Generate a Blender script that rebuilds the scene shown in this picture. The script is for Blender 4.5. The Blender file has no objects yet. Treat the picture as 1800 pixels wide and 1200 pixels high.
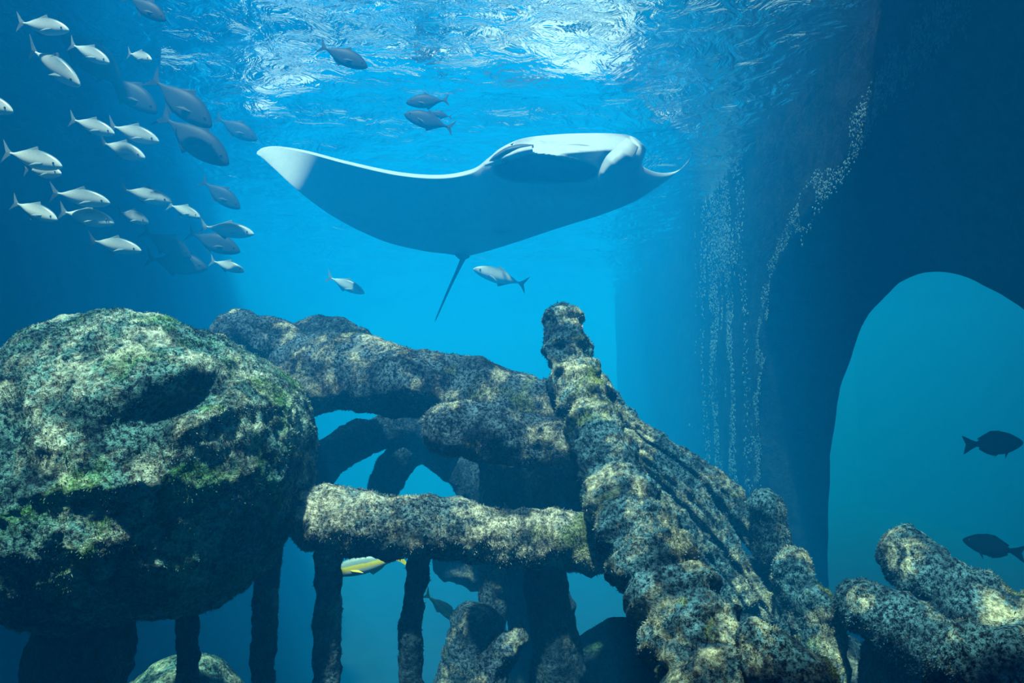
import bpy, bmesh, math, random
import numpy as np
from mathutils import Vector, Matrix

# ------------------------------------------------------------------ camera, light, exposure
scene = bpy.context.scene
COL = scene.collection
F = 1300.0                      # focal length in pixels of the 1800x1200 frame
CAMZ = 1.9
PITCH = math.atan(120.0 / F)
SURF = CAMZ + 2.8               # level of the water surface
FLOOR = -1.6                    # level of the tank floor

cam_data = bpy.data.cameras.new('camera')
cam_data.sensor_width = 36.0
cam_data.lens = 36.0 * F / 1800.0
cam_data.clip_end = 200
cam = bpy.data.objects.new('camera', cam_data)
COL.objects.link(cam)
cam.location = (0, 0, CAMZ)
cam.rotation_euler = (math.pi / 2 + PITCH, 0, 0)
scene.camera = cam

world = bpy.data.worlds.new('sky')
scene.world = world
world.use_nodes = True
wn = world.node_tree
bg = wn.nodes['Background']
bg.inputs['Color'].default_value = (0.55, 0.85, 1.0, 1)
bg.inputs['Strength'].default_value = 0.9

sun_data = bpy.data.lights.new('sun_offscreen', 'SUN')
sun_data.energy = 12.0
sun_data.angle = math.radians(2.0)
sun_data.color = (1.0, 1.0, 0.95)
sun = bpy.data.objects.new('sun_offscreen', sun_data)   # open sky above the tank
COL.objects.link(sun)
sun.rotation_euler = Vector((0.16, 0.43, -0.89)).to_track_quat('-Z', 'Y').to_euler()

scene.view_settings.view_transform = 'Standard'
scene.view_settings.look = 'None'
scene.view_settings.gamma = 1.0
scene.view_settings.use_curve_mapping = False
scene.view_settings.exposure = 0.0
cy = scene.cycles
cy.max_bounces = 6
cy.diffuse_bounces = 2
cy.glossy_bounces = 3
cy.transmission_bounces = 2
cy.volume_bounces = 1
cy.transparent_max_bounces = 12
cy.caustics_reflective = False
cy.caustics_refractive = False
cy.sample_clamp_indirect = 4.0
cy.use_denoising = True

WATER_S = (0.0003, 0.046, 0.118)      # scattering per metre
WATER_A = (0.140, 0.040, 0.004)      # absorption per metre

# ------------------------------------------------------------------ helpers
rng = np.random.default_rng(7)
random.seed(7)
FWD = np.array((0, math.cos(PITCH), math.sin(PITCH)))
UP = np.array((0, -math.sin(PITCH), math.cos(PITCH)))
CAM = np.array((0, 0, CAMZ))


def ray(px, py):
    return FWD + np.array((1.0, 0, 0)) * ((px - 900.0) / F) + UP * ((600.0 - py) / F)


def P(px, py, Y):
    d = ray(px, py)
    return CAM + d * (Y / d[1])


def PX(px, py, X):
    d = ray(px, py)
    return CAM + d * (X / d[0])


def _hash(ix, iy, iz, seed):
    h = (ix * 374761393 + iy * 668265263 + iz * 2147483647 + seed * 974634777) & 0xFFFFFFFF
    h = ((h ^ (h >> 13)) * 1274126177) & 0xFFFFFFFF
    h = ((h ^ (h >> 16)) * 2246822519) & 0xFFFFFFFF
    return ((h ^ (h >> 15)) & 0xFFFFFF) / float(0xFFFFFF)


def vnoise(p, seed=0):
    p = np.asarray(p, float)
    i = np.floor(p).astype(np.int64)
    f = p - i
    f = f * f * (3 - 2 * f)
    out = 0
    for dx in (0, 1):
        for dy in (0, 1):
            for dz in (0, 1):
                w = (f[:, 0] if dx else 1 - f[:, 0]) * (f[:, 1] if dy else 1 - f[:, 1]) * (f[:, 2] if dz else 1 - f[:, 2])
                out = out + w * _hash(i[:, 0] + dx, i[:, 1] + dy, i[:, 2] + dz, seed)
    return out * 2 - 1


def fbm(p, octaves=4, seed=0, gain=0.5):
    a, s, out = 1.0, 1.0, 0
    for k in range(octaves):
        out = out + a * vnoise(np.asarray(p) * s + 17.3 * k, seed + k)
        a *= gain
        s *= 2.03
    return out


def mesh_from(name, verts, faces, smooth=True):
    me = bpy.data.meshes.new(name)
    me.from_pydata([tuple(map(float, v)) for v in verts], [], [tuple(int(i) for i in f) for f in faces])
    me.update()
    if smooth:
        me.polygons.foreach_set('use_smooth', [True] * len(me.polygons))
    return me


def link(name, me, mat=None, parent=None, loc=None):
    o = bpy.data.objects.new(name, me)
    COL.objects.link(o)
    if mat is not None and me is not None:
        me.materials.append(mat)
    if parent is not None:
        o.parent = parent
    if loc is not None:
        o.location = loc
    return o


def tag(o, label=None, cat=None, group=None, kind=None):
    for k, v in (('label', label), ('category', cat), ('group', group), ('kind', kind)):
        if v:
            o[k] = v
    return o


def rebase(verts):
    """Move vertices so that the origin sits at the middle of the base."""
    v = np.asarray(verts, float)
    o = np.array((v[:, 0].mean(), v[:, 1].mean(), v[:, 2].min()))
    return v - o, o


def grid_faces(nu, nv, closed_v=False, off=0):
    out = []
    for i in range(nu - 1):
        for j in range(nv if closed_v else nv - 1):
            j2 = (j + 1) % nv
            out.append((off + i * nv + j, off + i * nv + j2, off + (i + 1) * nv + j2, off + (i + 1) * nv + j))
    return out


def catmull(pts, n):
    pts = np.asarray(pts, float)
    if len(pts) == 2:
        t = np.linspace(0, 1, n)[:, None]
        return pts[0] * (1 - t) + pts[1] * t
    ext = np.vstack([2 * pts[0] - pts[1], pts, 2 * pts[-1] - pts[-2]])
    out = []
    segs = len(pts) - 1
    for q in np.linspace(0, segs, n):
        k = min(int(q), segs - 1)
        t = q - k
        a, b, c, d = ext[k:k + 4]
        out.append(0.5 * ((2 * b) + (c - a) * t + (2 * a - 5 * b + 4 * c - d) * t * t + (3 * b - a - 3 * c + d) * t ** 3))
    return np.array(out)


# ------------------------------------------------------------------ materials
def new_mat(name):
    m = bpy.data.materials.new(name)
    m.use_nodes = True
    nt = m.node_tree
    b = nt.nodes['Principled BSDF']
    return m, nt, b


def ramp(nt, stops, interp='LINEAR'):
    r = nt.nodes.new('ShaderNodeValToRGB')
    r.color_ramp.interpolation = interp
    e = r.color_ramp.elements
    while len(e) < len(stops):
        e.new(0.5)
    for el, (pos, c) in zip(e, stops):
        el.position = pos
        el.color = (*c, 1) if len(c) == 3 else c
    return r


def noise_node(nt, vec, scale, detail=4, rough=0.6, dist=0.0):
    n = nt.nodes.new('ShaderNodeTexNoise')
    n.inputs['Scale'].default_value = scale
    n.inputs['Detail'].default_value = detail
    n.inputs['Roughness'].default_value = rough
    n.inputs['Distortion'].default_value = dist
    nt.links.new(vec, n.inputs['Vector'])
    return n


def mixc(nt, fac, a, b, mode='MIX'):
    m = nt.nodes.new('ShaderNodeMix')
    m.data_type = 'RGBA'
    m.blend_type = mode
    for sock, v in ((m.inputs[0], fac), (m.inputs[6], a), (m.inputs[7], b)):
        if isinstance(v, bpy.types.NodeSocket):
            nt.links.new(v, sock)
        elif isinstance(v, (int, float)):
            sock.default_value = v
        else:
            sock.default_value = (*v, 1)
    return m.outputs[2]


def rock_material(name, dark, mid, pale, pale_amount=0.5, green=(0.04, 0.10, 0.03), green_amount=0.4, fine=60.0, bump=0.6):
    """Encrusted stone: dark base, turf algae, pale coralline patches, fine speckle."""
    m, nt, b = new_mat(name)
    tc = nt.nodes.new('ShaderNodeTexCoord')
    vec = tc.outputs['Object']
    big = noise_node(nt, vec, 4.5, 4, 0.6, 0.6)
    med = noise_node(nt, vec, 16.0, 5, 0.65, 0.4)
    fin = noise_node(nt, vec, fine, 4, 0.75)
    r_fin = ramp(nt, [(0.42, (0, 0, 0)), (0.58, (1, 1, 1))])
    nt.links.new(fin.outputs['Fac'], r_fin.inputs['Fac'])
    brd = noise_node(nt, vec, 7.5, 3, 0.55, 0.8)
    r_brd = ramp(nt, [(0.40, (0.22, 0.24, 0.28)), (0.62, (1, 1, 1))])
    nt.links.new(brd.outputs['Fac'], r_brd.inputs['Fac'])
    c1 = mixc(nt, 1.0, mixc(nt, r_fin.outputs['Color'], dark, mid), r_brd.outputs['Color'], 'MULTIPLY')
    # pale patches
    r_big = ramp(nt, [(0.62 - 0.22 * pale_amount, (0, 0, 0)), (0.78 - 0.22 * pale_amount, (1, 1, 1))])
    nt.links.new(big.outputs['Fac'], r_big.inputs['Fac'])
    r_med = ramp(nt, [(0.40, (0, 0, 0)), (0.60, (1, 1, 1))])
    nt.links.new(med.outputs['Fac'], r_med.inputs['Fac'])
    pm = mixc(nt, 1.0, r_big.outputs['Color'], r_med.outputs['Color'], 'MULTIPLY')
    speck = mixc(nt, r_fin.outputs['Color'], tuple(0.35 * x for x in pale), pale)
    c2 = mixc(nt, pm, c1, speck)
    gr = noise_node(nt, vec, 3.1, 3, 0.6, 1.0)
    r_gr = ramp(nt, [(0.60 - 0.15 * green_amount, (0, 0, 0)), (0.74 - 0.15 * green_amount, (1, 1, 1))])
    nt.links.new(gr.outputs['Fac'], r_gr.inputs['Fac'])
    gspeck = mixc(nt, r_fin.outputs['Color'], tuple(0.3 * x for x in green), green)
    gfac = nt.nodes.new('ShaderNodeMath')
    gfac.operation = 'MULTIPLY'
    nt.links.new(r_gr.outputs['Color'], gfac.inputs[0])
    gfac.inputs[1].default_value = 0.75
    c3 = mixc(nt, gfac.outputs[0], c2, gspeck)
    nt.links.new(c3, b.inputs['Base Color'])
    b.inputs['Roughness'].default_value = 0.95
    b.inputs['Specular IOR Level'].default_value = 0.1
    h = nt.nodes.new('ShaderNodeMath')
    h.operation = 'ADD'
    nt.links.new(fin.outputs['Fac'], h.inputs[0])
    nt.links.new(med.outputs['Fac'], h.inputs[1])
    bp = nt.nodes.new('ShaderNodeBump')
    bp.inputs['Strength'].default_value = bump
    bp.inputs['Distance'].default_value = 0.02
    nt.links.new(h.outputs[0], bp.inputs['Height'])
    nt.links.new(bp.outputs['Normal'], b.inputs['Normal'])
    return m


def plain(name, col, rough=0.6, spec=0.3, scale=20.0, var=0.25, bump=0.0):
    m, nt, b = new_mat(name)
    tc = nt.nodes.new('ShaderNodeTexCoord')
    n = noise_node(nt, tc.outputs['Object'], scale, 4, 0.6)
    c = mixc(nt, n.outputs['Fac'], tuple(x * (1 - var) for x in col), tuple(min(1, x * (1 + var)) for x in col))
    nt.links.new(c, b.inputs['Base Color'])
    b.inputs['Roughness'].default_value = rough
    b.inputs['Specular IOR Level'].default_value = spec
    if bump:
        bp = nt.nodes.new('ShaderNodeBump')
        bp.inputs['Strength'].default_value = bump
        bp.inputs['Distance'].default_value = 0.05
        nt.links.new(n.outputs['Fac'], bp.inputs['Height'])
        nt.links.new(bp.outputs['Normal'], b.inputs['Normal'])
    return m


M_BOULDER = rock_material('boulder_stone', (0.004, 0.010, 0.018), (0.17, 0.42, 0.40), (0.78, 0.92, 0.70), 0.85, (0.16, 0.46, 0.10), 0.40, 60.0, 1.0)
M_LOG = rock_material('encrusted_log', (0.004, 0.009, 0.022), (0.13, 0.24, 0.32), (0.95, 0.93, 0.66), 0.62, (0.30, 0.42, 0.12), 0.15, 75.0, 1.0)
M_ROOT = rock_material('encrusted_root', (0.004, 0.010, 0.022), (0.14, 0.34, 0.42), (0.95, 0.95, 0.62), 0.66, (0.46, 0.58, 0.08), 0.25, 65.0, 1.0)
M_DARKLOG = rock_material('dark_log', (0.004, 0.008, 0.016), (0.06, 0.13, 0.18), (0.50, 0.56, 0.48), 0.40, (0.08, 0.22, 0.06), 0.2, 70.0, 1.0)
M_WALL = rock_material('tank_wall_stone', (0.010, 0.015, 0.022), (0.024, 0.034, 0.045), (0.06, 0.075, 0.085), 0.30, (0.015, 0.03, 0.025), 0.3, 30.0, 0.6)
M_CRUST_AND_STREAK = plain('pale_crust_and_light_streak', (0.10, 0.16, 0.17), 0.9, 0.1, 40.0, 0.5)  # its pale tone also paints the light streak on the arch edge
M_TUFT = plain('turf_algae', (0.13, 0.21, 0.20), 0.9, 0.05, 12.0, 0.8)
M_TUFTP = plain('pale_turf_algae', (0.38, 0.40, 0.27), 0.9, 0.05, 12.0, 0.8)
M_DARK = plain('light_block_dark', (0.03, 0.035, 0.045), 0.9, 0.1, 3.0, 0.3)  # dark finish of the added light block behind the camera
M_BACK = plain('painted_tank_wall', (0.03, 0.13, 0.40), 0.9, 0.1, 0.6, 0.35)
M_SAND = plain('sand', (0.030, 0.055, 0.090), 0.95, 0.05, 3.0, 0.35, 0.6)


# ------------------------------------------------------------------ setting: water
def fix_normals(me):
    bm = bmesh.new()
    bm.from_mesh(me)
    bmesh.ops.recalc_face_normals(bm, faces=bm.faces)
    bm.to_mesh(me)
    bm.free()


def ripple_grid():
    nx, ny = 330, 440
    X, Y = np.meshgrid(np.linspace(-6.17, 12.97, nx), np.linspace(-2.0, 27.97, ny), indexing='ij')
    p = np.stack([X.ravel(), Y.ravel(), np.zeros(X.size)], 1)
    p[:, 2] = 0.045 * fbm(p * np.array((0.55, 0.9, 1)), 3, 3) + 0.034 * fbm(p * np.array((1.5, 2.4, 1)), 2, 9)
    return p, nx, ny


def make_water():
    m = bpy.data.materials.new('clear_blue_water')
    m.use_nodes = True
    nt = m.node_tree
    nt.nodes.clear()
    out = nt.nodes.new('ShaderNodeOutputMaterial')
    sc = nt.nodes.new('ShaderNodeVolumeScatter')
    ds = max(WATER_S)
    sc.inputs['Color'].default_value = (*[x / ds for x in WATER_S], 1)
    sc.inputs['Density'].default_value = ds
    sc.inputs['Anisotropy'].default_value = 0.0
    ab = nt.nodes.new('ShaderNodeVolumeAbsorption')
    da = max(WATER_A) * 1.25
    ab.inputs['Color'].default_value = (*[1 - x / da for x in WATER_A], 1)
    ab.inputs['Density'].default_value = da
    ad = nt.nodes.new('ShaderNodeAddShader')
    nt.links.new(sc.outputs[0], ad.inputs[0])
    nt.links.new(ab.outputs[0], ad.inputs[1])
    nt.links.new(ad.outputs[0], out.inputs['Volume'])
    p, nx, ny = ripple_grid()
    top = p + np.array((0, 0, SURF + 0.004))
    bot = p.copy()
    bot[:, 2] = FLOOR - 0.1
    n = len(p)
    f = [q[::-1] for q in grid_faces(nx, ny)]
    rim = [i * ny for i in range(nx)] + [(nx - 1) * ny + j for j in range(1, ny)] + \
          [i * ny + ny - 1 for i in range(nx - 2, -1, -1)] + [j for j in range(ny - 2, 0, -1)]
    low = [tuple(p[k, :2]) + (FLOOR - 0.1,) for k in rim]
    v = np.vstack([top, low])
    m_ = len(rim)
    for a in range(m_):
        b_ = (a + 1) % m_
        f.append((rim[b_], rim[a], n + a, n + b_))
    f.append(tuple(n + a for a in range(m_))[::-1])
    me = mesh_from('water', v, f, False)
    fix_normals(me)
    o = link('water', me, m)
    tag(o, 'clear blue water filling the whole tank', 'water', kind='stuff')


def make_surface():
    m = bpy.data.materials.new('water_surface')
    m.use_nodes = True
    nt = m.node_tree
    nt.nodes.clear()
    out = nt.nodes.new('ShaderNodeOutputMaterial')
    tc = nt.nodes.new('ShaderNodeTexCoord')
    vec = tc.outputs['Object']
    tr = nt.nodes.new('ShaderNodeBsdfTransparent')
    tr.inputs['Color'].default_value = (1, 1, 1, 1)
    gl = nt.nodes.new('ShaderNodeBsdfGlossy')
    gl.inputs['Color'].default_value = (0.95, 0.97, 1, 1)
    gl.inputs['Roughness'].default_value = 0.03
    bn = noise_node(nt, vec, 4.5, 4, 0.55, 1.2)
    bp = nt.nodes.new('ShaderNodeBump')
    bp.inputs['Strength'].default_value = 0.35
    bp.inputs['Distance'].default_value = 0.14
    nt.links.new(bn.outputs['Fac'], bp.inputs['Height'])
    nt.links.new(bp.outputs['Normal'], gl.inputs['Normal'])
    fr = nt.nodes.new('ShaderNodeFresnel')
    fr.inputs['IOR'].default_value = 1.33
    nt.links.new(bp.outputs['Normal'], fr.inputs['Normal'])
    mx = nt.nodes.new('ShaderNodeMixShader')
    nt.links.new(fr.outputs[0], mx.inputs[0])
    nt.links.new(tr.outputs[0], mx.inputs[1])
    nt.links.new(gl.outputs[0], mx.inputs[2])
    nt.links.new(mx.outputs[0], out.inputs['Surface'])
    p, nx, ny = ripple_grid()
    o = link('water_surface', mesh_from('water_surface', p, [f[::-1] for f in grid_faces(nx, ny)]), m, loc=(0, 0, SURF))
    tag(o, 'rippled water surface seen from below with bright wavy reflections', 'water', kind='stuff')


make_water()
make_surface()


# ------------------------------------------------------------------ setting: room
def box(name, lo, hi, mat, kind='structure', parent=None):
    lo, hi = np.array(lo, float), np.array(hi, float)
    c = (lo + hi) / 2
    c[2] = lo[2]
    v = [(x, y, z) for z in (lo[2], hi[2]) for y in (lo[1], hi[1]) for x in (lo[0], hi[0])]
    v = np.array(v) - c
    f = [(0, 2, 3, 1), (4, 5, 7, 6), (0, 1, 5, 4), (2, 6, 7, 3), (0, 4, 6, 2), (1, 3, 7, 5)]
    o = link(name, mesh_from(name, v, f, False), mat, parent, tuple(c))
    if kind:
        o['kind'] = kind
    return o


def make_floor():
    nx, ny = 120, 150
    xs = np.linspace(-9.5, 13.5, nx)
    ys = np.linspace(-2.0, 29, ny)
    X, Y = np.meshgrid(xs, ys, indexing='ij')
    p = np.stack([X.ravel(), Y.ravel(), np.zeros(X.size)], 1)
    p[:, 2] = 0.05 * fbm(p * 0.6, 3, 5) + 0.015 * np.sin(p[:, 1] * 9 + 2 * vnoise(p * 0.8, 4))
    link('floor', mesh_from('floor', p, grid_faces(nx, ny)), M_SAND, loc=(0, 0, FLOOR))['kind'] = 'structure'


make_floor()
box('wall_back', (-7, 28, FLOOR - 0.2), (14, 28.6, 7), M_BACK)
box('wall_left', (-7.0, -2.6, FLOOR - 0.2), (-6.2, 28.6, 7), M_WALL)
box('front_light_block', (-7, -2.7, FLOOR - 0.2), (14, -2.05, 7), M_DARK)  # added behind the camera to keep sky light out
box('wall_far_right', (13, -2.6, FLOOR - 0.2), (13.6, 28.6, 7), M_BACK)


def shade_slab(name, y0, y1, x_lo, x_hi, z, seed=1):
    """Rough unseen slab added to shade the water; x_lo and x_hi give its edges as functions of y."""
    ny = max(3, int((y1 - y0) / 0.2))
    nx = 14
    ys = np.linspace(y0, y1, ny)
    lo = np.array([x_lo(y) for y in ys]) + 0.22 * fbm(np.column_stack([ys, ys * 0, ys * 0]) * 1.3, 4, seed)
    hi = np.array([x_hi(y) for y in ys]) + 0.22 * fbm(np.column_stack([ys, ys * 0 + 7, ys * 0]) * 1.3, 4, seed)
    t = np.linspace(0, 1, nx)[:, None]
    X = lo * (1 - t) + hi * t
    Y = np.tile(ys, (nx, 1))
    base = np.stack([X.ravel(), Y.ravel(), np.zeros(X.size)], 1)
    top = base.copy()
    top[:, 2] = z + 0.4
    bot = base.copy()
    bot[:, 2] = z + 0.05 * fbm(base, 3, seed + 3)
    n = len(base)
    f = [t[::-1] for t in grid_faces(nx, ny)] + grid_faces(nx, ny, off=n)
    edge = [i * ny for i in range(nx)] + [(nx - 1) * ny + j for j in range(1, ny)] + \
           [i * ny + ny - 1 for i in range(nx - 2, -1, -1)] + [j for j in range(ny - 2, 0, -1)]
    for a, b in zip(edge, edge[1:] + edge[:1]):
        f.append((a, b, b + n, a + n))
    v, o = rebase(np.vstack([bot, top]))
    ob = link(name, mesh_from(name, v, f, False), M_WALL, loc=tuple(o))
    ob['kind'] = 'structure'
    return ob


SHADE_Z = SURF + 0.45  # height of unseen slabs, added and shaped to shade parts of the water
shade_slab('added_shade_slab', -2.6, 0.0, lambda y: -7.0, lambda y: 13.4, SHADE_Z, seed=2)
shade_slab('added_shade_slab', 0.0, 14.5, lambda y: -7.0, lambda y: max(-6.9, min(-2.95, -1.25 - 0.325 * y)), SHADE_Z + 0.02, seed=5)
shade_slab('added_shade_slab', 1.1, 20.0, lambda y: (1.35 if y < 1.5 else 0.62) if y < 4.4 else (2.75 + max(0, y - 10.5) * 0.4), lambda y: 13.4 if y < 9.2 else max(4.2, 3.4 + max(0, y - 10.5) * 0.4), SHADE_Z + 0.02, seed=8)


# arch wall -----------------------------------------------------------
XW, XB = 2.6, 3.38
WALL_Y0, WALL_Y1, WALL_TOP = 0.3, 18.5, SURF + 0.44


def resample(pts, n):
    pts = np.asarray(pts, float)
    d = np.r_[0, np.cumsum(np.linalg.norm(np.diff(pts, axis=0), axis=1))]
    t = np.linspace(0, d[-1], n)
    return np.stack([np.interp(t, d, pts[:, k]) for k in range(pts.shape[1])], 1)


def make_arch_wall():
    n = 120
    fr = [PX(px, py, XW)[1:] for px, py in ((1331, 800), (1334, 680), (1343, 570), (1366, 490), (1400, 425), (1440, 360), (1480, 300), (1520, 240), (1560, 180))]
    fr = [(fr[0][0], FLOOR - 0.2)] + [tuple(p) for p in fr] + [(4.4, CAMZ + 2.22), (3.5, CAMZ + 2.15), (2.7, CAMZ + 1.7), (2.2, CAMZ + 0.9), (2.0, CAMZ - 0.3), (2.0, FLOOR - 0.2)]
    bk = [PX(px, py, XB)[1:] for px, py in ((1457, 1000), (1456, 860), (1466, 740), (1485, 650), (1515, 575), (1555, 520), (1600, 487), (1640, 478), (1690, 484), (1740, 507), (1780, 532), (1810, 558), (1850, 640), (1875, 760), (1885, 950))]
    bk = [(bk[0][0], FLOOR - 0.2)] + [tuple(p) for p in bk] + [(bk[-1][0], FLOOR - 0.2)]
    fr = resample(catmull(fr, 200), n)
    bk = resample(catmull(bk, 200), n)
    outer = resample([(WALL_Y1, FLOOR - 0.2), (WALL_Y1, WALL_TOP), (WALL_Y0, WALL_TOP), (WALL_Y0, FLOOR - 0.2)], n)
    rows = []

    def loft(a, xa, b, xb, k):
        for t in np.linspace(0, 1, k, endpoint=False):
            c = a * (1 - t) + b * t
            rows.append(np.column_stack([np.full(n, xa * (1 - t) + xb * t), c]))
    loft(outer, XW, fr, XW, 30)
    loft(fr, XW, bk, XB, 14)
    loft(bk, XB, outer, XB, 20)
    loft(outer, XB, outer, XW, 6)
    rows.append(rows[0].copy())
    v = np.vstack(rows)
    k = len(rows)
    # surface roughness
    d = 0.03 * fbm(v * 1.6, 4, 11)
    v[:, 0] += d
    v[:, 1] += 0.02 * fbm(v * 2.1 + 5, 3, 12)
    # the seam rows must stay closed
    v[-n:] = v[:n]
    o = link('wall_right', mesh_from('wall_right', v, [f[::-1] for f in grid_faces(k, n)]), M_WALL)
    o['kind'] = 'structure'
    o['label'] = 'dark stone wall with a tall arched opening'
    # growth on the pier face; lumps along the arch edge imitate a light streak
    ico_v, ico_f = [], []
    bm = bmesh.new()
    bmesh.ops.create_icosphere(bm, subdivisions=1, radius=1)
    ico_v = np.array([x.co for x in bm.verts])
    ico_f = [[q.index for q in f.verts] for f in bm.faces]
    bm.free()
    V, Fc = [], []

    def lumps(y, z, r0, r1):
        """Squashed lumps sitting on the rough face of the wall at (y, z)."""
        x = XW + 0.03 * fbm(np.column_stack([np.full(len(y), XW), y, z]) * 1.6, 4, 11)
        for q in zip(x, y, z):
            base = len(V) * len(ico_v)
            V.append(ico_v * np.array((0.45, 1, 1.25)) * rng.uniform(r0, r1) * rng.uniform(0.6, 1.4, 3) + q)
            Fc.extend([[k + base for k in f] for f in ico_f])
    y = 9.1 + rng.normal(size=14000) * 0.50
    z = rng.uniform(FLOOR, SURF + 0.1, 14000)
    zero = np.zeros(14000)
    sel = vnoise(np.column_stack([zero, y * 4.0, z * 0.45]), 21) + 0.7 * vnoise(np.column_stack([zero + 3, y * 11, z * 1.4]), 22)
    ok = (sel > 0.05) & (y > 8.1) & (y < 10.9)
    lumps(y[ok], z[ok], 0.006, 0.020)
    q = fr[rng.integers(20, 66, 5200)]  # pale lumps here stand in for light glancing along the arch
    q = q + (fr[1] - fr[0]) * 0
    band = np.where(rng.random(5200) < 0.5, 0.03, 0.17)
    y = q[:, 0] + band * 0.6 + 0.035 * rng.normal(size=5200) + rng.uniform(-0.03, 0.03, 5200)
    z = q[:, 1] + band + 0.05 * rng.normal(size=5200)
    sel = vnoise(np.column_stack([np.full(5200, 9.0), y * 3.0, z * 3.0]), 25)
    ok = sel > -0.25
    lumps(y[ok], z[ok], 0.004, 0.013)
    c = link('crust_and_light_streak', mesh_from('crust_and_light_streak', np.vstack(V), Fc), M_CRUST_AND_STREAK, o)
    tag(c, 'pale lumpy growth on the pier, and pale lumps imitating a light streak along the arch', kind='stuff')


make_arch_wall()


# ------------------------------------------------------------------ encrusted stones and logs
def add_tufts(parent, verts, faces, count, length, mat, width=0.0022, keep=None):
    """Short blades of turf algae standing off the surface, as one 'stuff' part."""
    v = np.asarray(verts)
    tri = np.array([(f[0], f[1], f[2]) for f in faces] + [(f[0], f[2], f[3]) for f in faces if len(f) == 4])
    a, b, c = v[tri[:, 0]], v[tri[:, 1]], v[tri[:, 2]]
    nrm = np.cross(b - a, c - a)
    area = np.linalg.norm(nrm, axis=1)
    nrm = nrm / np.maximum(area, 1e-12)[:, None]
    pick = rng.choice(len(tri), count, p=area / area.sum())
    r1, r2 = rng.random(count), rng.random(count)
    q = np.sqrt(r1)
    pt = a[pick] * (1 - q)[:, None] + b[pick] * (q * (1 - r2))[:, None] + c[pick] * (q * r2)[:, None]
    n = nrm[pick]
    dens = vnoise(pt * 9.0, 31) + 0.35
    ok = dens > 0
    pt, n = pt[ok], n[ok]
    k = len(pt)
    side = np.cross(n, rng.normal(size=(k, 3)))
    side /= np.maximum(np.linalg.norm(side, axis=1), 1e-9)[:, None]
    ln = length * rng.uniform(0.35, 1.0, k)[:, None]
    tip = pt + n * ln + side * ln * rng.uniform(-0.6, 0.6, (k, 1)) + rng.normal(size=(k, 3)) * length * 0.25
    cr = np.cross(n, side)
    w = width * rng.uniform(0.6, 1.5, (k, 1))
    root = pt - n * 0.002
    V = np.empty((k * 3, 3))
    V[0::3] = root + cr * w
    V[1::3] = root - cr * w
    V[2::3] = tip
    idx = np.arange(k * 3).reshape(-1, 3)
    o = link('turf_algae', mesh_from('turf_algae', V, idx, False), mat, parent)
    o['kind'] = 'stuff'
    return o


def tube(pts, rad, segs=40, step=0.016, lump=0.16, seed=0, rings=0.0, ring_len=0.16, cap=(1, 1), flat=1.0, groove=0.0, rough=0.012):
    """Knobbly log: (vertices, faces) along a smooth path with rounded ends."""
    pts = np.asarray(pts, float)
    length = np.linalg.norm(np.diff(pts, axis=0), axis=1).sum()
    n = max(12, int(length / step))
    pr = np.column_stack([pts, rad])
    c = catmull(pr, n)
    path, r = c[:, :3], c[:, 3]
    d = np.r_[0, np.cumsum(np.linalg.norm(np.diff(path, axis=0), axis=1))]
    L = d[-1]
    taper = np.ones(n)
    for side, on in enumerate(cap):
        if on:
            e = (d if side == 0 else L - d) / (r * 0.8)
            taper *= np.sqrt(np.clip(1 - (1 - np.clip(e, 0, 1)) ** 2.4, 0.0, 1))
    taper = np.maximum(taper, 0.02)
    tang = np.gradient(path, axis=0)
    tang /= np.linalg.norm(tang, axis=1)[:, None]
    ref = np.array((0.0, 0, 1.0)) if abs(tang[0][2]) < 0.8 else np.array((1.0, 0, 0))
    u = ref - tang[0] * ref.dot(tang[0])
    u /= np.linalg.norm(u)
    th = np.linspace(0, 2 * math.pi, segs, endpoint=False)
    V = []
    for i in range(n):
        u = u - tang[i] * u.dot(tang[i])
        u /= np.linalg.norm(u)
        w = np.cross(tang[i], u)
        rr = r[i] * taper[i]
        if rings:
            ph = d[i] / ring_len * 2 * math.pi + 1.3 * math.sin(d[i] * 7 + seed)
            rr *= 1 + rings * math.sin(ph) + 0.5 * rings * math.sin(ph * 2.3 + seed)
        V.append(path[i] + (np.cos(th)[:, None] * u * flat + np.sin(th)[:, None] * w) * rr)
    V = np.vstack(V)
    ctr = np.repeat(path, segs, axis=0)
    nrm = V - ctr
    nl = np.linalg.norm(nrm, axis=1)
    nrm /= np.maximum(nl, 1e-6)[:, None]
    rm = np.repeat(r * taper, segs)
    disp = lump * rm * fbm(V / max(r.mean(), 0.02) * 0.9 + seed * 3.7, 3, seed) + rough * fbm(V * 20 + seed, 4, seed + 40)
    if groove:
        ang = np.tile(th, n)
        disp += groove * rm * (np.abs(np.sin(ang * 4 + 2 * vnoise(ctr * 3.0, seed))) - 0.5)
    V = V + nrm * disp[:, None]
    faces = [f[::-1] for f in grid_faces(n, segs, True)]
    a = len(V)
    V = np.vstack([V, path[0], path[-1]])
    for j in range(segs):
        j2 = (j + 1) % segs
        faces.append((a, j2, j) if False else (a, j, j2)[::-1])
        faces.append((a + 1, (n - 1) * segs + j, (n - 1) * segs + j2)[::-1])
    return V, faces


def fix_normals(me):
    bm = bmesh.new()
    bm.from_mesh(me)
    bmesh.ops.recalc_face_normals(bm, faces=bm.faces)
    bm.to_mesh(me)
    bm.free()


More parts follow.
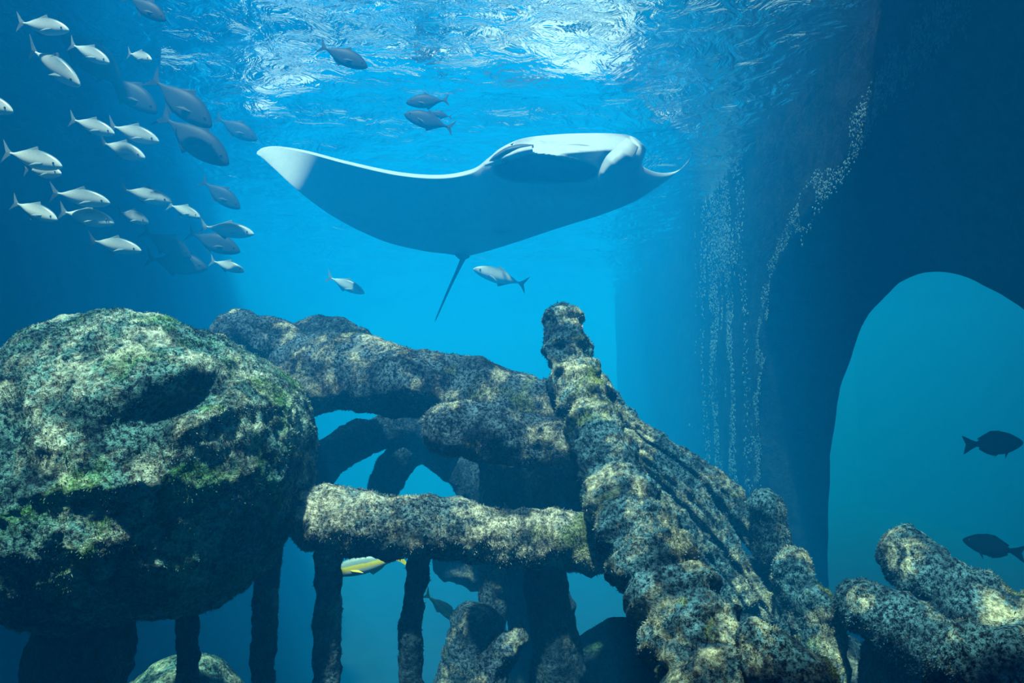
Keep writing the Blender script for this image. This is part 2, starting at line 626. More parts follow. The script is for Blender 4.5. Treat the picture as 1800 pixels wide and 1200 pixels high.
def log(name, label, cat, pts, rad, mat=None, tuft=5000, tlen=0.014, tmat=None, group=None, **kw):
    V, Fs = tube(pts, rad, **kw)
    V, o = rebase(V)
    me = mesh_from(name, V, Fs)
    fix_normals(me)
    ob = link(name, me, mat or M_LOG, loc=tuple(o))
    tag(ob, label, cat, group)
    if tuft:
        fs = [tuple(p.vertices) for p in me.polygons]
        add_tufts(ob, V, fs, int(tuft * 1.3), tlen * 0.62, mat or M_LOG)
    return ob


def pix(*rows):
    """rows (px, py, distance, radius in pixels) -> points, radii"""
    return [P(x, y, Y) for x, y, Y, r in rows], [r * Y / F for x, y, Y, r in rows]


def to_floor(p, r, grow=1.1):
    """Carry the lower end of a stone on down until it stands on the tank floor."""
    p, r = list(p), list(r)
    d = p[-1] - p[-2]
    d = np.clip(d / max(0.05, -d[2]), -0.03, 0.03)
    d[2] = -1
    h = p[-1][2] - FLOOR + 0.05
    p += [p[-1] + d * h * 0.5, p[-1] + d * h]
    r += [r[-1] * (1 + grow) / 2, r[-1] * grow]
    return p, r


def path_len(p):
    return float(np.linalg.norm(np.diff(np.asarray(p), axis=0), axis=1).sum())


# ------------------------------------------------------------------ the carved boulder
def make_boulder():
    bm = bmesh.new()
    bmesh.ops.create_icosphere(bm, subdivisions=7, radius=1)
    v = np.array([x.co for x in bm.verts])
    faces = [[q.index for q in f.verts] for f in bm.faces]
    bm.free()
    Y0 = 2.75
    c = P(238, 818, Y0)
    e = 2.4
    L = (np.abs(v) ** e).sum(1) ** (1 / e)
    s = v / L[:, None]
    k = Y0 / F
    half = np.array((300 * k, 0.54, 262 * k))
    p = s * half
    xn, zn = s[:, 0], s[:, 2]
    # the top rises to the left of centre and falls away in a shoulder to the right
    top = np.clip(zn, 0, 1)
    p[:, 2] *= 1 - 0.24 * top * np.clip(xn - 0.05, 0, 1) ** 1.1 - 0.12 * top * np.clip(-xn - 0.35, 0, 1)
    low = np.clip(-zn, 0, 1)
    p[:, 0] *= 1 - 0.22 * low ** 1.5 * (xn > 0) - 0.10 * low ** 2 * (xn < 0)
    p[:, 2] += 0.035 * np.sin(xn * 5.2 + 0.6) * low ** 2
    nrm = s / np.linalg.norm(s, axis=1)[:, None]
    W = p + c
    disp = 0.020 * fbm(W * 3.2, 3, 2) + 0.014 * fbm(W * 12, 3, 6) + 0.008 * fbm(W * 42, 3, 8)
    # hollows and ridges placed by where they show on the front of the stone
    d = W - CAM
    sx = 900 + F * d[:, 0] / (d[:, 1] * math.cos(PITCH) + d[:, 2] * math.sin(PITCH))
    sy = 600 - F * (d[:, 2] * math.cos(PITCH) - d[:, 1] * math.sin(PITCH)) / (d[:, 1] * math.cos(PITCH) + d[:, 2] * math.sin(PITCH))
    front = p[:, 1] < 0.12

    def gauss(x, y, a, b, ang):
        t = math.radians(ang)
        dx, dy = sx - x, sy - y
        u, w = dx * math.cos(t) + dy * math.sin(t), -dx * math.sin(t) + dy * math.cos(t)
        return np.exp(-(u / a) ** 2 - (w / b) ** 2) * front
    disp += -0.11 * gauss(312, 706, 80, 22, -22)      # the deep eye hollow
    disp += 0.035 * gauss(290, 668, 90, 22, -18)       # brow above it
    disp += 0.025 * gauss(352, 740, 66, 18, -27)      # ridge below it
    disp += 0.015 * gauss(420, 690, 60, 60, 0)
    disp += -0.05 * gauss(345, 607, 45, 10, 8)        # small upper crease
    disp += -0.05 * gauss(430, 645, 40, 12, 15)
    disp += -0.035 * gauss(180, 600, 40, 10, -25)
    disp += -0.03 * gauss(70, 592, 40, 8, -30)
    disp += -0.10 * gauss(5, 720, 24, 75, 4)          # notch at the edge of the face
    disp += 0.03 * gauss(190, 850, 110, 16, -6)
    disp += -0.03 * gauss(330, 930, 130, 70, 0)
    disp += 0.01 * gauss(480, 850, 60, 60, 0)
    W = W + nrm * disp[:, None]
    V, o = rebase(W)
    me = mesh_from('carved_boulder', V, faces)
    ob = link('carved_boulder', me, M_BOULDER, loc=tuple(o))
    tag(ob, 'big rounded algae-covered boulder with an eye-like hollow, on a thick leaning post', 'boulder')
    add_tufts(ob, V, faces, 70000, 0.009, M_BOULDER, 0.0018)
    pts, rad = pix((170, 1010, 2.8, 84), (150, 1120, 2.8, 82), (110, 1300, 2.8, 84))
    d = pts[2] - pts[1]
    end = pts[2] + d * ((FLOOR - pts[2][2]) / d[2])
    V, Fs = tube(pts + [end], rad + [rad[-1] * 1.05], segs=36, step=0.03, seed=3, cap=(0, 0))
    V = V - o
    me = mesh_from('post', V, Fs)
    fix_normals(me)
    link('post', me, M_DARKLOG, ob)


make_boulder()

# ------------------------------------------------------------------ the pile of stone logs
p, r = pix((480, 668, 3.55, 62), (600, 655, 3.45, 64), (720, 668, 3.4, 60), (850, 690, 3.33, 54), (1000, 722, 3.22, 50))
log('stone_log', 'thick pale-patched stone log running from behind the boulder to the ridged trunk', 'log', p, r, seed=4, tuft=11000)
p, r = pix((372, 610, 3.75, 36), (420, 592, 3.75, 42), (480, 600, 3.7, 42), (535, 622, 3.65, 30))
log('stone_log', 'short rounded stone lump with a bright rim between boulder and upper log', 'log', p, r, seed=9, tuft=4000)
p, r = pix((505, 612, 3.95, 34), (555, 600, 3.86, 46), (605, 611, 3.78, 44), (675, 645, 3.65, 32))
log('stone_log', 'dark broken stone log end lying on top of the long upper log', 'log', p, r, M_DARKLOG, seed=12, tuft=5000)
p, r = pix((742, 756, 3.0, 40), (800, 756, 3.0, 46), (880, 766, 3.02, 48), (960, 776, 3.05, 46), (1014, 785, 3.08, 42))
log('stone_log', 'short blunt dark stone log jutting out from the ridged trunk', 'log', p, r, M_LOG, seed=15, tuft=6000)
p, r = pix((508, 916, 2.72, 48), (580, 910, 2.74, 56), (700, 925, 2.78, 54), (840, 936, 2.82, 52), (960, 944, 2.88, 52), (1080, 958, 2.95, 48))
log('stone_log', 'cream-crusted stone log lying level on thin vertical posts', 'log', p, r,
    rock_material('cream_crusted_log', (0.004, 0.010, 0.022), (0.20, 0.34, 0.38), (0.98, 0.97, 0.74), 1.1, (0.24, 0.34, 0.10), 0.1, 75.0, 1.0),
    seed=18, tuft=12000, tmat=M_TUFTP)

# main ridged trunk
p, r = pix((985, 535, 3.25, 24), (990, 575, 3.22, 36), (1003, 640, 3.15, 40), (1030, 710, 3.05, 48), (1062, 800, 2.9, 55),
           (1105, 900, 2.72, 64), (1150, 1000, 2.55, 74), (1205, 1110, 2.4, 84), (1262, 1240, 2.27, 90), (1290, 1420, 2.25, 88))
p, r = to_floor(p, r)
log('ridged_trunk', 'tall ridged stone trunk with cream patches leaning up out of the log pile', 'trunk', p, r, M_ROOT,
    seed=22, tuft=30000, tlen=0.016, tmat=M_TUFTP, rings=0.11, ring_len=0.15, segs=56)

root_labels = [
    'fluted root running down behind the ridged trunk, highest of the bundle',
    'slim root with pale streaks lying second from the top of the bundle',
    'thin streaked root lying third from the top of the bundle',
    'streaked root fourth from the top of the bundle, next to the trunk',
    'lowest root of the bundle, pressed against the flank of the ridged trunk',
]
crest = catmull([(1042, 650), (1112, 722), (1270, 852), (1385, 1000), (1450, 1130)], 40)
tang = np.gradient(crest, axis=0)
tang /= np.linalg.norm(tang, axis=1)[:, None]
perp = np.column_stack([-tang[:, 1], tang[:, 0]])
for i, lab in enumerate(root_labels):
    wig = np.array([8 * math.sin(k * 0.21 + i * 2.1) for k in range(40)])[:, None]
    line = crest + perp * (16 + 42 * i + wig)
    a, b = (0, 36) if i == 0 else (4 + 3 * i, 38 - 2 * i)
    rows = [(line[k][0], line[k][1], 3.22 - 0.09 * i - 0.003 * (k - 20), (23 if i == 4 else 21) + 4 * math.sin(k * 0.35 + i)) for k in range(a, b, 3)]
    p, r = pix(*rows)
    log('fluted_root', lab, 'root', p, r, M_ROOT, seed=30 + i * 3, tuft=5000, groove=0.35, group='bundle of fluted roots')
knobs = [
    ('smooth round knob crowning the edge of the root bundle', ((1322, 905, 3.06, 22), (1345, 885, 3.06, 26), (1354, 930, 3.06, 30), (1362, 995, 3.06, 32))),
    ('lumpy stone stub below the round knob at the edge of the root bundle', ((1370, 975, 2.95, 30), (1395, 1000, 2.95, 34), (1408, 1060, 2.95, 40), (1412, 1160, 2.97, 42))),
    ('blue-green stone stub at the foot of the root bundle', ((1400, 1050, 2.72, 30), (1430, 1070, 2.71, 38), (1440, 1150, 2.70, 44), (1442, 1300, 2.70, 46))),
    ('low stone stub with a yellow-green cap at the foot of the ridged trunk', ((1298, 1105, 2.22, 28), (1332, 1130, 2.18, 42), (1380, 1200, 2.12, 54), (1450, 1330, 2.05, 50))),
]
for i, (lab, rows) in enumerate(knobs):
    p, r = pix(*rows)
    full = path_len(p)
    if i:
        p, r = to_floor(p, r)
    log('stone_stub', lab, 'rock', p, r, M_ROOT, seed=50 + i * 3, tuft=int(4500 * path_len(p) / full), group='stubs beside the root bundle')

# logs lying at the lower right
right_logs = [
    ('stone log with a blunt pale end pointing up beside the arch', ((1556, 940, 2.75, 34), (1590, 968, 2.7, 46), (1650, 1020, 2.62, 54), (1720, 1070, 2.52, 62), (1830, 1140, 2.4, 70)), 0.05),
    ('knobbly stone log with a bright yellow-white patch on its blunt end', ((1468, 1048, 2.58, 28), (1510, 1062, 2.555, 44), (1580, 1100, 2.475, 50), (1660, 1145, 2.395, 58), (1780, 1220, 2.275, 66)), 0.06),
    ('dark stone log crossing under the two knobbly logs', ((1700, 1050, 2.86, 44), (1640, 1096, 2.76, 46), (1580, 1165, 2.67, 42), (1548, 1215, 2.64, 36)), 0.02),
    ('thick ribbed stone log filling the corner under the arch', ((1640, 1115, 2.25, 44), (1700, 1160, 2.17, 64), (1790, 1205, 2.07, 80), (1900, 1280, 1.95, 90)), 0.05),
    ('stone log with ribs resting against the wall', ((1752, 1100, 2.65, 34), (1800, 1092, 2.62, 46), (1900, 1108, 2.61, 52), (2180, 1150, 2.6, 60)), 0.05),
]
for i, (lab, rows, rg) in enumerate(right_logs):
    p, r = pix(*rows)
    full = path_len(p)
    if i == 2:
        p, r = to_floor(p, r)
    log('stone_log', lab, 'log', p, r, M_DARKLOG if i == 2 else M_ROOT, seed=70 + i * 3, tuft=int(6500 * path_len(p) / full), rings=rg, ring_len=0.14, group='logs below the arch')


# branches and rocks in the shade behind the pile
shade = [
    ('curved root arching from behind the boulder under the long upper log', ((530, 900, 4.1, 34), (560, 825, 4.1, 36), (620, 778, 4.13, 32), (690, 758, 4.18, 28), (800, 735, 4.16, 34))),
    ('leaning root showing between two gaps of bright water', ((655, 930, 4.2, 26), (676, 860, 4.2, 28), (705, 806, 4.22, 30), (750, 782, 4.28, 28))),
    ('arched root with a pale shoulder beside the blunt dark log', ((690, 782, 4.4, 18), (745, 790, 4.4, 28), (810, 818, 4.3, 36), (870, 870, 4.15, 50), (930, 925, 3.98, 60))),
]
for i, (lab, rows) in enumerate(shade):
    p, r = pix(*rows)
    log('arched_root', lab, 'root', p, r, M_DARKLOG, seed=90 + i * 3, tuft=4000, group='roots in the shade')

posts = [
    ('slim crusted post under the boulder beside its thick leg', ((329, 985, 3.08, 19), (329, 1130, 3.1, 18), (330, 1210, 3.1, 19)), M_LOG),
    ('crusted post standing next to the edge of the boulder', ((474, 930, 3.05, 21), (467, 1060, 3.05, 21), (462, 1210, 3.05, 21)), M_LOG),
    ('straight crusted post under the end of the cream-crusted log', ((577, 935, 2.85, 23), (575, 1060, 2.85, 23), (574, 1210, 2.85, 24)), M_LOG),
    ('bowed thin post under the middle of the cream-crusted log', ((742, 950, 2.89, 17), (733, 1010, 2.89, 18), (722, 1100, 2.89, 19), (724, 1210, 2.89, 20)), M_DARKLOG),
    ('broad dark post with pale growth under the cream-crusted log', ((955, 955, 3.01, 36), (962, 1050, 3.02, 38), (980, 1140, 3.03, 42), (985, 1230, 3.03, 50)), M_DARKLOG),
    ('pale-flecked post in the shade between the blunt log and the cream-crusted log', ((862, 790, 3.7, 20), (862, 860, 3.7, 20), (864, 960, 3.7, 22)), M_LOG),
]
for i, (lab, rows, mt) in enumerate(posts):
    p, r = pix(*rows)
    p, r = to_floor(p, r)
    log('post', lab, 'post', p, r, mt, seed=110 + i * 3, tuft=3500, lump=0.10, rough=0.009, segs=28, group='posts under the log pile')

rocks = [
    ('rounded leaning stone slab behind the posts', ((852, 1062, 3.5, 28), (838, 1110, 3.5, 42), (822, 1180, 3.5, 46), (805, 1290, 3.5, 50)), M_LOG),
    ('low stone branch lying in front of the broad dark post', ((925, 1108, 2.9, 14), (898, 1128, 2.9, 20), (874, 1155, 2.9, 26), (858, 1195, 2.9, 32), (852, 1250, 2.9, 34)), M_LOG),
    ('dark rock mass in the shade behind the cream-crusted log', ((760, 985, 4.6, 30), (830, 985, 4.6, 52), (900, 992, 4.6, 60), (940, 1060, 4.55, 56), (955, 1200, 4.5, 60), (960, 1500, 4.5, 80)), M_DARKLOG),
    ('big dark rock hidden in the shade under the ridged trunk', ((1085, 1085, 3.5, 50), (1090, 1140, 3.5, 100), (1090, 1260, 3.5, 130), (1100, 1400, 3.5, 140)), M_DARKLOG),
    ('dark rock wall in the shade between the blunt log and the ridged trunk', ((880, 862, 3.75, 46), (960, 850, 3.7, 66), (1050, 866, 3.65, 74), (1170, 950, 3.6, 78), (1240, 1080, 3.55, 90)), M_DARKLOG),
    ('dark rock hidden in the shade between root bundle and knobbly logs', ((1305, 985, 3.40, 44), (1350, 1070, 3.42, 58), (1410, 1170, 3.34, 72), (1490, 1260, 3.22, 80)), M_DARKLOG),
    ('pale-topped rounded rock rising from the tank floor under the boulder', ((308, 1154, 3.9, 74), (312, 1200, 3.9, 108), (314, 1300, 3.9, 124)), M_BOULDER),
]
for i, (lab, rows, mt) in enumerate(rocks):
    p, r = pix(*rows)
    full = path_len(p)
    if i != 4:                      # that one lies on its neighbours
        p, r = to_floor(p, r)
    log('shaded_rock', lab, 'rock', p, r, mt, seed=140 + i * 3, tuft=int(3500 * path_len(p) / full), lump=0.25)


# ------------------------------------------------------------------ manta ray
def vcol_material(name, rough=0.5, spec=0.3):
    """Skin pigment stored per vertex, with fine mottling."""
    m, nt, b = new_mat(name)
    at = nt.nodes.new('ShaderNodeVertexColor')
    at.layer_name = 'pigment'
    tc = nt.nodes.new('ShaderNodeTexCoord')
    n = noise_node(nt, tc.outputs['Object'], 14.0, 4, 0.6)
    r = ramp(nt, [(0.3, (0.86, 0.86, 0.86)), (0.7, (1, 1, 1))])
    nt.links.new(n.outputs['Fac'], r.inputs['Fac'])
    c = mixc(nt, 1.0, at.outputs['Color'], r.outputs['Color'], 'MULTIPLY')
    nt.links.new(c, b.inputs['Base Color'])
    b.inputs['Roughness'].default_value = rough
    b.inputs['Specular IOR Level'].default_value = spec
    return m


def paint(me, cols):
    a = me.color_attributes.new('pigment', 'FLOAT_COLOR', 'POINT')
    c = np.ones((len(me.vertices), 4), np.float32)
    c[:, :3] = np.clip(cols, 0, 1)
    a.data.foreach_set('color', c.ravel())


M_MANTA = vcol_material('manta_skin', 0.55, 0.25)


def smooth(a, b, x):
    t = np.clip((x - a) / (b - a), 0, 1)
    return t * t * (3 - 2 * t)


MY = 6.4            # distance of the manta's head


def manta_depth(px, py):
    """Tail lies farther away than the head; the wing beyond the head sweeps back."""
    d = MY + (py - 300) * 0.0078 * (1 - 1.9 * (1 - smooth(450, 610, px)))
    d = d + 0.0000062 * np.clip(px - 1040, 0, None) ** 2 * 8.0
    d = d + 0.0000022 * np.clip(900 - px, 0, None) ** 2 * 0.9
    return d


def make_manta():
    lead = np.array([(452, 266), (464, 259), (490, 257), (540, 265), (610, 283), (700, 302), (775, 307), (830, 297), (858, 278), (882, 259), (920, 243), (980, 236),
                     (1040, 234), (1085, 235), (1112, 240), (1128, 252), (1136, 264), (1126, 278), (1128, 290), (1145, 300), (1168, 304), (1192, 299), (1209, 285), (1217, 266)], float)
    trail = np.array([(451, 270), (462, 278), (484, 298), (530, 340), (590, 383), (670, 422), (740, 440), (785, 446), (804, 449), (820, 450), (850, 443), (900, 428),
                      (960, 408), (1010, 392), (1050, 380), (1080, 369), (1100, 361), (1115, 354), (1128, 347), (1142, 338), (1160, 326), (1183, 309), (1205, 288), (1218, 269)], float)
    ns, nt_ = 280, 90
    A, B = catmull(lead, ns), catmull(trail, ns)
    tt = 0.5 - 0.5 * np.cos(np.linspace(0, math.pi, nt_))
    S = np.linspace(0, 1, ns)
    px = A[:, 0:1] * (1 - tt) + B[:, 0:1] * tt
    py = A[:, 1:2] * (1 - tt) + B[:, 1:2] * tt
    T = np.tile(tt, (ns, 1))
    body = np.exp(-((px - 960) / 165.0) ** 2)
    edge = np.clip(np.sin(np.pi * T), 0, 1)
    tipf = smooth(0, 0.06, S)[:, None] * smooth(0, 0.05, 1 - S)[:, None]
    thick_belly = (0.03 + 0.34 * body) * edge ** 0.75 * tipf
    thick_back = (0.03 + 0.26 * body) * edge ** 0.6 * tipf
    # belly: mouth hollow between lips
    cx, cy_ = 960.0, 296.0
    u = (px - cx) / 92.0
    w_top = 268 + 12 * smooth(900, 1040, px) - 0.0012 * (px - 985) ** 2 * (px < 985) * 0.0
    w_bot = 321 + 0.02 * (px - 960)
    v = (py - (w_top + w_bot) / 2) / ((w_bot - w_top) / 2)
    inside = 1 - np.clip((np.abs(u) ** 3 + np.abs(v) ** 2.6), 0, 1)
    mouth = smooth(0.0, 0.32, inside)
    lip = np.exp(-((np.abs(u) ** 3 + np.abs(v) ** 2.6) - 1.1) ** 2 / 0.05)
    brow = smooth(0.9, 0.0, T) * smooth(872, 935, px) * (1 - smooth(1120, 1140, px))
    depth_front = manta_depth(px, py) - thick_belly + 0.42 * mouth - 0.03 * lip * (1 - mouth)
    depth_front -= 0.16 * np.exp(-((px - 975) / 72) ** 2 - ((py - 343) / 15) ** 2) * (1 - mouth)
    # broad folds of the belly
    depth_front += 0.05 * np.exp(-((px - 640) / 120) ** 2 - ((py - 375) / 26) ** 2)
    depth_front += 0.16 * (1 - np.sqrt(np.clip(T / 0.05, 0, 1))) * (px < 900) * smooth(470, 560, px)
    depth_front += 0.45 * smooth(0.20, 0.0, T) * smooth(880, 950, px) * (1 - smooth(1105, 1135, px))
    depth_back = np.maximum(manta_depth(px, py) + thick_back, depth_front + 0.02)
    front = np.array([P(a, b, d) for a, b, d in zip(px.ravel(), py.ravel(), depth_front.ravel())])
    # back side: keeps the outline, rises upwards behind
    back = np.array([P(a, b, d) for a, b, d in zip(px.ravel(), py.ravel(), depth_back.ravel())])
    n = len(front)
    faces = grid_faces(ns, nt_) + [f[::-1] for f in grid_faces(ns, nt_, off=n)]
    rim = [i * nt_ for i in range(ns)] + [(ns - 1) * nt_ + j for j in range(1, nt_)] + \
          [i * nt_ + nt_ - 1 for i in range(ns - 2, -1, -1)] + [j for j in range(nt_ - 2, 0, -1)]
    for a, b in zip(rim, rim[1:] + rim[:1]):
        faces.append((a, b, b + n, a + n))
    # pigment
    white = np.array((0.44, 0.45, 0.45))
    col = np.tile(white, (n, 1))

    def blend(mask, c):
        m = np.clip(mask.ravel(), 0, 1)[:, None]
        col[:] = col * (1 - m) + np.array(c) * m
    # markings of the skin itself: nostril, belly spot, gill slits
    blend(np.exp(-((px - 1066) / 9) ** 2 - ((py - 267) / 3.0) ** 2), (0.05, 0.06, 0.08))
    blend(np.exp(-((px - 880) / 20) ** 2 - ((py - 407) / 5) ** 2) * 0.9, (0.05, 0.07, 0.09))
    for k in range(5):
        blend(np.exp(-((px - (900 + 18 * k) - (py - 350) * 0.5) / 3) ** 2 - ((py - 352) / 8) ** 2) * 0.35, (0.10, 0.14, 0.17))
    dark = np.tile(np.array((0.05, 0.06, 0.075)), (n, 1))
    V = np.vstack([front, back])
    V, o = rebase(V)
    me = mesh_from('manta_ray', V, faces)
    fix_normals(me)
    paint(me, np.vstack([col, dark]))
    ob = link('manta_ray', me, M_MANTA, loc=tuple(o))
    tag(ob, 'huge manta ray gliding belly-on with curled wing tip and thin whip tail', 'manta ray')

    def part(name, Vw, Fs, cols, label=None):
        me = mesh_from(name, np.asarray(Vw) - o, Fs)
        fix_normals(me)
        paint(me, cols)
        c = link(name, me, M_MANTA, ob)
        if label:
            c['label'] = label
        return c
    # tail
    pts = [P(818, 446, float(manta_depth(818, 440)) - 0.02), P(803, 478, MY + 1.20), P(786, 515, MY + 1.28), P(764, 566, MY + 1.4)]
    Vt, Ft = tube(pts, [0.030, 0.018, 0.013, 0.006], segs=12, step=0.03, lump=0.0, rough=0.0)
    part('tail', Vt, Ft, np.tile((0.07, 0.08, 0.10), (len(Vt), 1)), 'thin dark whip tail')
    # small dorsal fin at the tail root
    pts = [P(800, 446, MY + 1.12), P(812, 452, MY + 1.14), P(826, 450, MY + 1.12)]
    Vt, Ft = tube(pts, [0.012, 0.030, 0.012], segs=12, step=0.01, lump=0.0, rough=0.0)
    part('dorsal_fin', Vt, Ft, np.tile((0.06, 0.07, 0.09), (len(Vt), 1)))

    # head fins: broad curled paddles on each side of the mouth
    def ribbon(center, half, dep, nrm_px, thick=0.018, roll=0.09):
        c = catmull(center, 50)
        h = np.interp(np.linspace(0, 1, 50), np.linspace(0, 1, len(half)), half)
        d = np.interp(np.linspace(0, 1, 50), np.linspace(0, 1, len(dep)), dep) + MY - 7.4
        tg = np.gradient(c, axis=0)
        tg /= np.linalg.norm(tg, axis=1)[:, None]
        nm = np.column_stack([-tg[:, 1], tg[:, 0]])
        m = 12
        rows_f, rows_b = [], []
        for i in range(50):
            for j, q in enumerate(np.linspace(-1, 1, m)):
                x, y = c[i] + nm[i] * h[i] * q
                bulge = roll * (1 - q * q) * (0.3 + 0.7 * h[i] / max(half))
                rows_f.append(P(x, y, d[i] - bulge))
                rows_b.append(P(x, y, d[i] - bulge + thick))
        Vv = np.vstack([rows_f, rows_b])
        nn = 50 * m
        fs = grid_faces(50, m) + [f[::-1] for f in grid_faces(50, m, off=nn)]
        rm = [i * m for i in range(50)] + [49 * m + j for j in range(1, m)] + [i * m + m - 1 for i in range(48, -1, -1)] + [j for j in range(m - 2, 0, -1)]
        for a, b in zip(rm, rm[1:] + rm[:1]):
            fs.append((a, b, b + nn, a + nn))
        return Vv, fs
    Vv, fs = ribbon([(1112, 250), (1098, 268), (1076, 287), (1061, 306), (1053, 327)], [13, 19, 16, 9, 1.5], [7.12, 6.98, 6.95, 6.98, 7.1], None)
    cols = np.tile(white, (len(Vv), 1))
    part('cephalic_fin', Vv, fs, cols, 'white curled head fin')
    Vv, fs = ribbon([(936, 262), (915, 266), (893, 274), (872, 283), (852, 290)], [8, 10, 9, 7, 3], [6.98, 6.95, 6.98, 7.05, 7.15], None)
    cols = np.tile(white, (len(Vv), 1))
    part('cephalic_fin', Vv, fs, cols, 'white rolled head fin')
    Vv, fs = ribbon([(938, 257), (915, 258), (893, 263), (872, 275), (858, 287)], [3.0, 5.0, 5.0, 4.0, 1.5], [6.98, 6.93, 6.93, 6.98, 7.12], None, roll=0.04)
    part('brow_ridge', Vv, fs, np.tile((0.05, 0.06, 0.08), (len(Vv), 1)), 'dark ridge over the rolled head fin')
    # eye
    bm = bmesh.new()
    bmesh.ops.create_uvsphere(bm, u_segments=16, v_segments=10, radius=0.032)
    ev = np.array([x.co for x in bm.verts]) + P(888, 285, MY - 0.43)
    ef = [[q.index for q in f.verts] for f in bm.faces]
    bm.free()
    part('eye', ev, ef, np.tile((0.01, 0.012, 0.02), (len(ev), 1)), 'dark eye')


make_manta()


# ------------------------------------------------------------------ fish
def fish_body(profile, width, n=30, m=20):
    """profile rows (x, top, bottom); x from tail (-0.5) to snout (0.5), unit length."""
    pr = catmull(np.array(profile, float), n)
    V = []
    for x, t, b in pr:
        c, h = (t + b) / 2, max((t - b) / 2, 0.002)
        wd = max(width * (h / max((p[1] - p[2]) / 2 for p in profile)) ** 0.8, 0.002)
        for a in np.linspace(0, 2 * math.pi, m, endpoint=False):
            V.append((x, wd * math.cos(a), c + h * math.sin(a)))
    V = np.array(V)
    f = grid_faces(n, m, True)
    k = len(V)
    V = np.vstack([V, [pr[0][0] - 0.003, 0, (pr[0][1] + pr[0][2]) / 2], [pr[-1][0] + 0.003, 0, (pr[-1][1] + pr[-1][2]) / 2]])
    for j in range(m):
        j2 = (j + 1) % m
        f.append((k, j2, j))
        f.append((k + 1, (n - 1) * m + j, (n - 1) * m + j2))
    return V, f


def fin_mesh(name, outline, thick=0.006, y=0.0, splay=0.0):
    """Thin fin from an outline in the fish's (x, z) plane, bevelled towards its rim."""
    pts = np.array(outline, float)
    n = len(pts)
    c = pts.mean(0)
    V, f = [], []
    for s in (-1, 1):
        for q in pts:
            V.append((q[0], y + s * thick * 0.2 + splay * abs(q[1] - pts[0][1]), q[1]))
        V.append((c[0], y + s * thick + splay * abs(c[1] - pts[0][1]), c[1]))
    for j in range(n):
        j2 = (j + 1) % n
        f.append((n, j, j2))
        f.append((2 * n + 1, n + 1 + j2, n + 1 + j))
        f.append((j, n + 1 + j, n + 1 + j2, j2))
    me = mesh_from(name, V, f, False)
    fix_normals(me)
    return me


def fish_material(name, back, flank, belly, z0, z1, z2, rough=0.35, metal=0.0, stripe=None, speckle=0.15):
    """Countershaded skin: back, flank and belly colour by height on the body."""
    m, nt, b = new_mat(name)
    tc = nt.nodes.new('ShaderNodeTexCoord')
    sp = nt.nodes.new('ShaderNodeSeparateXYZ')
    nt.links.new(tc.outputs['Object'], sp.inputs[0])
    n = noise_node(nt, tc.outputs['Object'], 26.0, 3, 0.6)
    off = nt.nodes.new('ShaderNodeMath')
    off.operation = 'MULTIPLY_ADD'
    nt.links.new(n.outputs['Fac'], off.inputs[0])
    off.inputs[1].default_value = 0.03
    nt.links.new(sp.outputs['Z'], off.inputs[2])
    mr = nt.nodes.new('ShaderNodeMapRange')
    mr.inputs['From Min'].default_value = -0.2
    mr.inputs['From Max'].default_value = 0.2
    nt.links.new(off.outputs[0], mr.inputs['Value'])
    t = lambda z: (z + 0.2) / 0.4
    stops = [(t(z0), belly), (t(z1), flank), (t(z2), back)]
    if stripe:
        stops = [(t(z0), belly), (t(z1), flank), (t(z1) + 0.03, stripe), (t(z2) - 0.02, stripe), (t(z2), back)]
    r = ramp(nt, stops)
    nt.links.new(mr.outputs['Result'], r.inputs['Fac'])
    sc = noise_node(nt, tc.outputs['Object'], 70.0, 2, 0.5)
    r2 = ramp(nt, [(0.35, (1 - speckle,) * 3), (0.65, (1, 1, 1))])
    nt.links.new(sc.outputs['Fac'], r2.inputs['Fac'])
    c = mixc(nt, 1.0, r.outputs['Color'], r2.outputs['Color'], 'MULTIPLY')
    nt.links.new(c, b.inputs['Base Color'])
    b.inputs['Roughness'].default_value = rough
    b.inputs['Metallic'].default_value = metal
    b.inputs['Specular IOR Level'].default_value = (0.0 if max(flank) < 0.03 else 0.1) if max(flank) < 0.1 else 0.4
    return m


M_EYE = plain('fish_eye', (0.015, 0.02, 0.025), 0.2, 0.6, 10, 0.1)
M_JACK = fish_material('silver_fish_skin', (0.10, 0.15, 0.18), (0.75, 0.78, 0.74), (0.92, 0.92, 0.88), -0.10, 0.02, 0.14, 0.35, 0.0)
M_JFIN = plain('silver_fish_fin', (0.22, 0.28, 0.30), 0.5, 0.3, 20, 0.3)
M_DUSK = fish_material('dusky_fish_skin', (0.015, 0.022, 0.035), (0.025, 0.035, 0.05), (0.05, 0.065, 0.08), -0.12, 0.0, 0.12, 0.5)
M_DFIN = plain('dusky_fish_fin', (0.015, 0.022, 0.035), 0.6, 0.2, 20, 0.3)
M_BLACK = fish_material('dark_reef_fish_skin', (0.003, 0.005, 0.012), (0.004, 0.006, 0.014), (0.005, 0.008, 0.016), -0.15, 0.0, 0.15, 0.7)
M_BFIN = plain('dark_reef_fish_fin', (0.003, 0.005, 0.012), 0.8, 0.0, 20, 0.3)
M_SNAP = fish_material('yellow_striped_fish_skin', (0.25, 0.40, 0.42), (0.55, 0.66, 0.62), (0.75, 0.78, 0.74), -0.07, -0.01, 0.055, 0.4, 0.0, (0.80, 0.72, 0.10))
M_SFIN = plain('yellow_tail_fin', (0.85, 0.75, 0.08), 0.5, 0.3, 20, 0.2)

